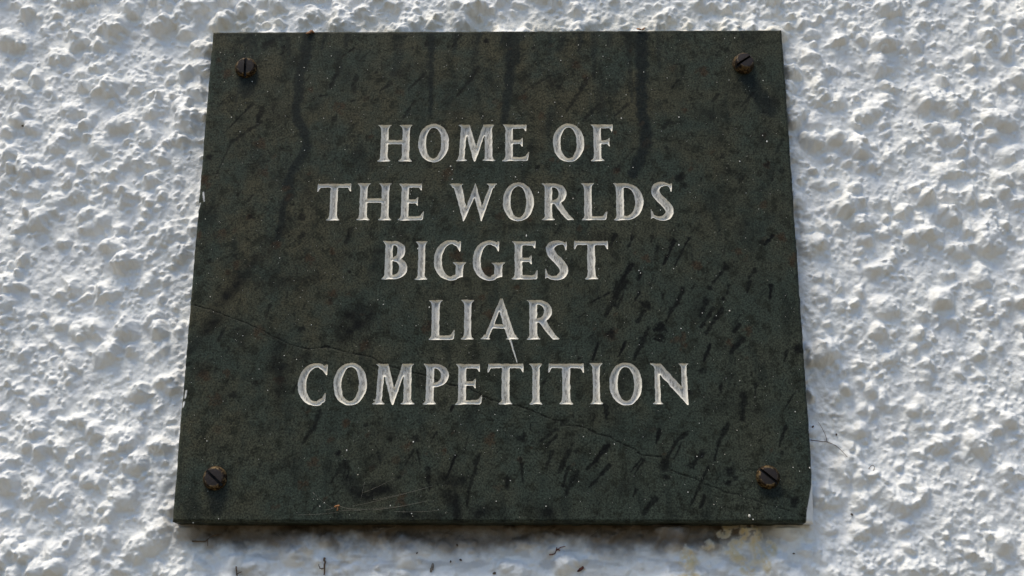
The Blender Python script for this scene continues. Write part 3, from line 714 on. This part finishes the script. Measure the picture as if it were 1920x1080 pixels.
# engraved letters
lets_words = {}
for k, (ch, word) in enumerate(letters):
    P = [list(map(int, q_)) for q_ in full[full_l == k]] + let_p[k]
    lp = np.concatenate([np.array(q_) for q_ in P]); sz = np.array([len(q_) for q_ in P])
    used = np.unique(lp); re_ = {int(v): n_ for n_, v in enumerate(used)}
    vv = allv[used].copy(); isb = used >= nr * nc
    bnd = vv[isb][:, [0, 2]]; inn = np.nonzero(~isb)[0]
    dist = np.zeros(len(used))
    for c_ in range(0, len(inn), 400):
        ii = inn[c_:c_ + 400]; dd = vv[ii][:, None, [0, 2]] - bnd[None]
        dist[ii] = np.sqrt((dd ** 2).sum(-1).min(1))
    DM, RM = .0019, .0023
    t = np.clip(dist / RM, 0, 1)
    dep = DM * (1 - (1 - t) ** 2.3)
    # the chisel leaves the walls slightly uneven
    dep *= 1 + .05 * np.sin(vv[:, 2] * 420 + k) * np.sin(vv[:, 0] * 380 + 2 * k)
    vv[:, 1] += dep
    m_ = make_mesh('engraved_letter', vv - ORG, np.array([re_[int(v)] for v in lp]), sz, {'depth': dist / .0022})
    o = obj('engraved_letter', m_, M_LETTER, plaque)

# ------------------------------------------------------------------ screws
def screw(px_, py_, slot_deg, tilt, seed, height=.0042, Rr=.0076, shine=1.0):
    r_ = np.random.default_rng(seed)
    nr_, na = 46, 112
    fr = 1 - np.linspace(0, 1, nr_) ** 1.0
    rad = np.concatenate([np.linspace(.0, .74, 34), np.linspace(.77, .96, 9), [1.0, 1.005, 1.0]])
    prof = np.concatenate([height * (1 + .06 * (1 - (np.linspace(0, 1, 34)) ** 2)), height * (.98 - .62 * (np.linspace(0, 1, 9)) ** 1.5), [height * .28, height * .12, -.0004]])
    rim = np.concatenate([sstep(.90, 1.0, np.linspace(0, 1, 34)), sstep(.74, .84, np.linspace(.77, .96, 9)), np.ones(3)])
    ang = np.linspace(0, 2 * math.pi, na, endpoint=False)
    RR, AA = np.meshgrid(rad * Rr, ang, indexing='ij')
    x = RR * np.cos(AA); z = RR * np.sin(AA); y = -np.repeat(prof[:, None], na, 1)
    s_ = math.radians(slot_deg); u = x * -math.sin(s_) + z * math.cos(s_)
    hw = .00078
    sl = (np.abs(u) < hw) & (RR < Rr * .97)
    y = np.where(sl, np.maximum(y, -height * .55), y)
    y += r_.normal(0, .00003, y.shape)
    nck = r_.random(6) * 6.28
    v = np.stack([x, y, z], -1).reshape(-1, 3)
    id_ = np.arange(len(v)).reshape(len(rad), na); nxt = np.roll(id_, -1, 1)
    qd = np.stack([id_[:-1], nxt[:-1], nxt[1:], id_[1:]], -1).reshape(-1, 4)[:, ::-1]
    m_ = make_mesh('screw', v, qd.ravel(), np.full(len(qd), 4), {'rim': shine * (np.repeat(rim[:, None], na, 1) * (1 - sl)).ravel(), 'slot': sl.astype(float).ravel()})
    m_.set_sharp_from_angle(angle=math.radians(50))
    o = obj('screw', m_, M_BRASS, plaque)
    a_, b_ = P2(px_, py_); o.location = (a_, 0.0002, b_); o.rotation_euler = tilt
    return o
screw(461.5, 128, 90, (.05, 0, .03), 1, shine=.8)['label'] = 'tarnished slotted screw with an upright slot, in the upper left corner'
screw(1393, 121, 38, (-.16, 0, .16), 2, .0058, .0076, .55)['label'] = 'tarnished slotted screw standing proud and tilted, in the upper right corner'
screw(403.5, 897, -42, (.02, 0, -.05), 3, .0044, .0077, .85)['label'] = 'dark slotted screw with a bright brass edge, in the lower left corner'
screw(1439.5, 895, -40, (.0, 0, .03), 4, .0042, .0075)['label'] = 'dark slotted screw speckled with white, in the lower right corner'

# ------------------------------------------------------------------ white paint spatter on the slab
def face_y(x, z): return -bil(relief_r, np.array([(x + W / 2) / MR]), np.array([(z + H / 2) / MR]))[0]
def domes(items):
    """low paint drops: (x, z, radius, stretch down)"""
    vs, ls, ss = [], [], []
    for x, z, r_, st2 in items:
        n_ = 7; b0 = len(vs); h_ = r_ * .45
        for q_, (f, hgt) in enumerate(((1.0, -.0003), (.62, h_))):
            for k in range(n_):
                a_ = 2 * math.pi * (k + .5 * q_) / n_; up = math.sin(a_)
                vs.append((x + r_ * f * math.cos(a_), -hgt, z + r_ * f * up * (st2 if up > 0 else 1)))
        vs.append((x, -h_ * 1.25, z))
        for k in range(n_):
            j2 = (k + 1) % n_
            ls += [b0 + k, b0 + j2, b0 + n_ + j2, b0 + n_ + k][::1]; ss.append(4)
            ls += [b0 + n_ + k, b0 + n_ + j2, b0 + 2 * n_]; ss.append(3)
    return np.array(vs), ls, ss
items = []
for x, y, d_, st2 in [(775,829,3.4,1.6),(650,845,3.0,2.6),(671,890,3.2,1),(1438,266,3.6,2.2),(987,443,3.4,3.2),(805,577,3.0,2.2),(719,571,2.8,1),(1273,460,3.2,2.2),(1368,583,4,1.2),(1277,616,3,1),(1201,512,3,1),(1263,504,2.6,1),(1317,587,2.6,1),(1343,592,2.4,1),(1331,604,2.4,1),(1405,968,6,1.5),(1412,974,3,1),(1518,877,4.4,1.2),(1054,218,3,1),(1165,222,3.6,1.2),(1273,220,3.6,1.2),(845,312,4,1.2),(848,318,2.4,1),(848,336,2.8,1),(823,322,2.4,1),(715,283.5,3.4,1),(817,667,1,1),(933,807,2.8,1),(928,777,2.2,1),(780,611,2.4,1),(533,667,2.6,1),(584,609,2.4,1),(556,674,2.6,1),(502,732,2.4,1),(400,585,2.2,1),(388,827,2.8,1),(361,979,2.4,1),(410,973,2.6,1),(1307,856,3,1),(1152,833,2.8,1),(1094,819,2.6,1),(1359,852,2.4,1),(1290,923,2.8,1),(1382,807,2.6,1),(1491,772,3,1),(1387,714,2.8,1),(1085,903,2.6,1),(772,963,2.8,1),(774,968,2,1),(502,172,2.4,1),(473,153,2.8,1),(421,154,2.2,1),(614,147,2.4,1),(637,126,2.2,1),(882,143,2.2,1),(867,222,2.6,1),(1251,146,2.6,1),(1207,135,2.6,1),(1367,150,2.4,1),(1387,303,3,1.6),(1480,290,2.6,1),(1187,314,2.6,1),(607,222,2.2,1),(571,282,2.2,1),(450,247,2.6,1),(647,281,2.2,1)]:
    a_, b_ = P2(x, y); items.append((a_, b_, d_ * MPP * .5, st2))
r = np.random.default_rng(21)
for k in range(900):
    x, z = (r.random() - .5) * W * .985, (r.random() - .5) * H * .985
    items.append((x, z, r.uniform(.00011, .00026) * (1 + 1.0 * (r.random() < .10)), 1 + r.random()))
vs, ls, ss = domes(items)
vs[:, 1] -= np.repeat(bil(bil(np.zeros((2, 2)), np.zeros(1), np.zeros(1))[0] + relief, np.searchsorted(fx, [i[0] for i in items]).astype(float), np.searchsorted(fz, [i[1] for i in items]).astype(float)), 15)
# no drops float over the cut letters
lv = FIELD[np.clip(np.searchsorted(fz, [i[1] for i in items]), 0, nr - 1), np.clip(np.searchsorted(fx, [i[0] for i in items]), 0, nc - 1)] > -.2
for k in np.nonzero(lv)[0]: vs[k * 15:(k + 1) * 15, 1] = .004
keep = np.repeat(~lv, 14); ls_a = np.array(ls).reshape(-1, 7)[keep[:len(ss) // 2 * 2:2]] if False else None
sp_o = obj('paint_specks', make_mesh('paint_specks', vs, ls, ss), M_PAINT, plaque, kind='stuff')

def tube(pts, r0, r1, n=6, cap=True):
    pts = np.array(pts, float); m_ = len(pts); vs, ls, ss = [], [], []
    for i in range(m_):
        d = pts[min(i + 1, m_ - 1)] - pts[max(i - 1, 0)]; d /= np.linalg.norm(d) + 1e-12
        a_ = np.cross(d, (0, 1, 0)); a_ /= np.linalg.norm(a_) + 1e-12; b_ = np.cross(d, a_)
        rr = r0 + (r1 - r0) * i / (m_ - 1)
        for k in range(n):
            t = 2 * math.pi * k / n; vs.append(pts[i] + rr * (math.cos(t) * a_ + math.sin(t) * b_))
    for i in range(m_ - 1):
        for k in range(n):
            k2 = (k + 1) % n; ls += [i * n + k, i * n + k2, (i + 1) * n + k2, (i + 1) * n + k]; ss.append(4)
    ls += list(range(n))[::-1] + list(range((m_ - 1) * n, m_ * n)); ss += [n, n]
    return vs, ls, ss
def join(parts):
    V2, L2, S2 = [], [], []
    for vs, ls, ss in parts:
        L2 += [i + len(V2) for i in ls]; V2 += list(vs); S2 += list(ss)
    return np.array(V2, float), L2, S2
def smooth_path(pts, sub=5, jit=0, seed=0):
    P = np.array(pts, float); r_ = np.random.default_rng(seed)
    t = np.linspace(0, len(P) - 1.0001, (len(P) - 1) * sub + 1); i = t.astype(int); u = (t - i)[:, None]
    g_ = lambda k: P[np.clip(k, 0, len(P) - 1)]
    a0, a1, a2, a3 = g_(i - 1), g_(i), g_(i + 1), g_(i + 2)
    Q = .5 * (2 * a1 + (a2 - a0) * u + (2 * a0 - 5 * a1 + 4 * a2 - a3) * u ** 2 + (3 * a1 - a0 - 3 * a2 + a3) * u ** 3)
    return Q + r_.normal(0, jit, Q.shape)

# paint run below the A
rp = [P2(957, 637), P2(957.5, 641), P2(959, 645), P2(962, 655), P2(966, 668), P2(970, 680)]
prt = join([tube(smooth_path([(x, -.0002, z) for x, z in rp], 4, .00006, 3), .00075, .00035, 8)])
prt[0][:, 1] *= .8
obj('paint_run', make_mesh('paint_run', *prt), M_PAINT, plaque, label='thin white run of paint hanging below the letter A')

# ------------------------------------------------------------------ small things lying on the wall and the plaque
def onwall(x, y, lift=.0004):
    a_, b_ = px2(x, y, -.002); yy = float(wall_y(a_, b_)); a_, b_ = px2(x, y, yy); return (float(a_), float(wall_y(a_, b_)) - lift, float(b_))
def place(name, parts, mat, label, cat, group=None):
    V2, L2, S2 = join(parts); o_ = V2.mean(0)
    o = obj(name, make_mesh(name, V2 - o_, L2, S2), mat, label=label, category=cat); o.location = o_
    if group: o['group'] = group
    return o
def wt(pts, r0, r1, lift=.0008, sub=4, jit=.00012, seed=1): return tube(smooth_path([onwall(x, y, lift) for x, y in pts], sub, jit, seed), r0, r1)
place('twig', [wt([(1519, 826), (1540, 829), (1551, 830), (1570, 840), (1588, 858)], .0003, .00016, .0016),
               wt([(1551, 830), (1546, 814), (1534, 793)], .00022, .00012, .0016, seed=2)], M_TWIG, 'thin forked brown twig poking out past the right edge of the plaque', 'twig')
place('splinter', [wt([(609, 1046), (609, 1058), (608, 1079)], .00075, .0004, .001, seed=3), wt([(607, 1066), (600, 1066), (598, 1058)], .00035, .0002, .001, seed=4)], M_TWIG, 'short brown splinter with a curled hook on the wall under the plaque', 'splinter')
place('rootlet', [wt([(361, 1015), (375, 1015), (386, 1014), (396, 1007), (410, 1002), (416, 1003)], .0004, .00028, .0006, seed=5), wt([(389, 1012), (390, 1024)], .0003, .00018, .0006, seed=6)], M_TWIG, 'dark thin rootlet on the wall under the lower left corner of the plaque', 'rootlet')
place('rootlet', [wt([(443, 1062), (445, 1080)], .0004, .0003, .0006, seed=7), wt([(444, 1077), (453, 1072)], .0003, .0002, .0006, seed=8)], M_TWIG, 'small dark forked rootlet near the bottom edge, below the lower left screw', 'rootlet')
place('rootlet', [wt([(1030, 1040), (1040, 1039), (1044, 1027)], .00035, .00025, .0008, seed=9), wt([(1043, 1033), (1052, 1026), (1060, 1025)], .0003, .0002, .0008, seed=10), wt([(1044, 1030), (1050, 1032)], .0005, .0003, .0008, seed=11)], M_RED, 'reddish tangled rootlet on the wall below the middle of the plaque', 'rootlet')

def pebble(pos, rx, ry, rz, seed, ang=0.0):
    r_ = np.random.default_rng(seed); vs, ls, ss = [], [], []
    nu, nv = 10, 7
    for i in range(1, nv):
        th = math.pi * i / nv
        for k in range(nu):
            ph = 2 * math.pi * k / nu; f = 1 + r_.normal(0, .13)
            lx_, ly_, lz_ = rx * math.sin(th) * math.cos(ph) * f, ry * math.sin(th) * math.sin(ph) * f, rz * math.cos(th) * f
            vs.append((pos[0] + lx_ * math.cos(ang) - lz_ * math.sin(ang), pos[1] + ly_, pos[2] + lx_ * math.sin(ang) + lz_ * math.cos(ang)))
    for i in range(nv - 2):
        for k in range(nu): k2 = (k + 1) % nu; ls += [i * nu + k, i * nu + k2, (i + 1) * nu + k2, (i + 1) * nu + k]; ss.append(4)
    ls += list(range(nu))[::-1] + list(range((nv - 2) * nu, (nv - 1) * nu)); ss += [nu, nu]
    return vs, ls, ss
place('husk', [pebble(onwall(810, 1065, .0008), .0010, .0009, .0030, 1, -.25)], M_HUSK, 'grey elongated insect husk stuck to the wall under the plaque', 'husk')
# oval seed case: a thin ring with a membrane
c_ = onwall(1633, 881, .0014)
rp = [(c_[0] + .0019 * math.cos(t) * .9 + .0012 * math.sin(t), c_[1], c_[2] + .0028 * math.sin(t)) for t in np.linspace(0, 2 * math.pi, 22)]
place('seed_case', [tube(rp, .00022, .00022)], M_HUSK, 'tiny oval seed case on the wall right of the lower right corner', 'seed case')
def flake(pos, size, seed, ang):
    r_ = np.random.default_rng(seed); n_ = 8; vs = []
    for s_ in (-.00015, .00015):
        for k in range(n_):
            t = 2 * math.pi * k / n_; q_ = size * (1 + r_.normal(0, .25)); lx_, lz_ = q_ * math.cos(t) * 1.5, q_ * math.sin(t) * .7
            vs.append((pos[0] + lx_ * math.cos(ang) - lz_ * math.sin(ang), pos[1] + s_ + .35 * lz_ - .3 * abs(lx_), pos[2] + lx_ * math.sin(ang) + lz_ * math.cos(ang)))
    ls = list(range(n_)) + list(range(n_, 2 * n_))[::-1]; ss = [n_, n_]
    for k in range(n_): k2 = (k + 1) % n_; ls += [k, k + n_, k2 + n_, k2]; ss.append(4)
    return vs, ls, ss
a_, b_ = onplaque(581, 62)
place('leaf_fragment', [flake((float(a_), YF - .0008, float(b_)), .0017, 1, .5), flake((float(a_) + .002, YF - .0003, float(b_) + .0008), .0011, 2, -.6), flake((float(a_) - .0014, YF + .001, float(b_) + .001), .0008, 3, .2)], M_LEAF, 'orange scrap of dead leaf on the top edge of the plaque, toward the left', 'leaf scrap')
a_, b_ = onplaque(1198, 56)
place('leaf_fragment', [flake((float(a_), YF - .0006, float(b_)), .0012, 4, -.2), flake((float(a_) + .003, YF - .0002, float(b_) + .0004), .001, 5, .6)], M_LEAF, 'orange brown scrap of dead leaf on the top edge, above the right dark streak', 'leaf scrap')
place('leaf_fragment', [flake(onwall(1088, 1068, .001), .0014, 6, .6)], M_RED, 'red brown leaf scrap on the wall near the bottom edge of the picture', 'leaf scrap')
for k, (x, y, s_, lab) in enumerate([(845, 1053, 1.0, 'small dark crumb of dirt right of the grey husk'), (864, 1050, 1.2, 'dark crumb of dirt beside a smaller crumb below the middle of the plaque'), (927, 1075, 1.4, 'largest dark crumb of dirt near the bottom edge of the picture'),
        (782, 1037, .9, 'dark speck of dirt above the grey husk'), (857, 1022, 1.1, 'dark crumb hanging close under the plaque'), (1488, 1038, .9, 'dark crumb right of the cream paint patches'), (1524, 800, 1.2, 'dark crumb just above the forked twig'),
        (1568, 815, 1.0, 'reddish crumb right of the forked twig'), (1597, 965, 1.2, 'dark brown crumb on the wall right of the chipped corner'), (42, 235, 1.2, 'dark speck on the wall near the left edge of the picture')]):
    place('dirt_crumb', [pebble(onwall(x, y, .0006), .0005 * s_, .0005, .0008 * s_, 40 + k, k * .9)], M_DIRT, lab, 'crumb', 'crumbs of dirt on the wall')

# cobwebs
def strand(p0, p1, sag=.0006, rr=.00005, seed=0):
    p0, p1 = np.array(p0), np.array(p1); t = np.linspace(0, 1, 7)[:, None]
    q_ = p0 + (p1 - p0) * t; q_[:, 2] -= (sag * 4 * t * (1 - t))[:, 0]
    return tube(q_, rr, rr * .8, 4)
def fp(x, y, off=.0014):
    a_, b_ = onplaque(x, y); return (float(a_), YF - off, float(b_))
K = (632, 952)
wl = [strand(fp(587, 924), fp(620, 951)), strand(fp(609, 957), fp(628, 951)), strand(fp(620, 951), fp(632, 952)), strand(fp(636, 950), fp(680, 955), rr=.00008), strand(fp(650, 954), fp(679, 957)), strand(fp(660, 950), fp(800, 915)), strand(fp(700, 938), fp(812, 912)),
      strand(fp(684, 905), fp(676, 940)), strand(fp(680, 925), fp(740, 897)), strand(fp(560, 966), fp(640, 960)), strand(fp(636, 958), fp(740, 950)), strand(fp(740, 960), fp(830, 957)), strand(fp(700, 957), fp(800, 940), rr=.00008)]
place('cobweb', wl, M_WEB, 'wispy cobweb threads across the lower edge of the slate face', 'cobweb')['kind'] = 'stuff'
place('debris_scrap', [flake(fp(632.5, 950, .0018), .0010, 8, .2), flake(fp(633, 955, .0016), .0008, 9, 1.5)], M_LEAF, 'tiny orange brown scrap caught in the cobweb on the slate', 'scrap')
wl = []
for x0, y0, x1, y1 in [(935, 990, 928, 1025), (852, 993, 822, 1012), (706, 1000, 704, 1020), (790, 995, 775, 1012), (1085, 1000, 1070, 1018), (1128, 990, 1105, 1005), (520, 1000, 540, 1016)]:
    wl.append(strand(onwall(x0, y0, .003), onwall(x1, y1, .001), .0004, .00005))
place('cobweb', wl, M_WEB, 'fine cobweb threads in the dirty strip of wall under the plaque', 'cobweb')['kind'] = 'stuff'
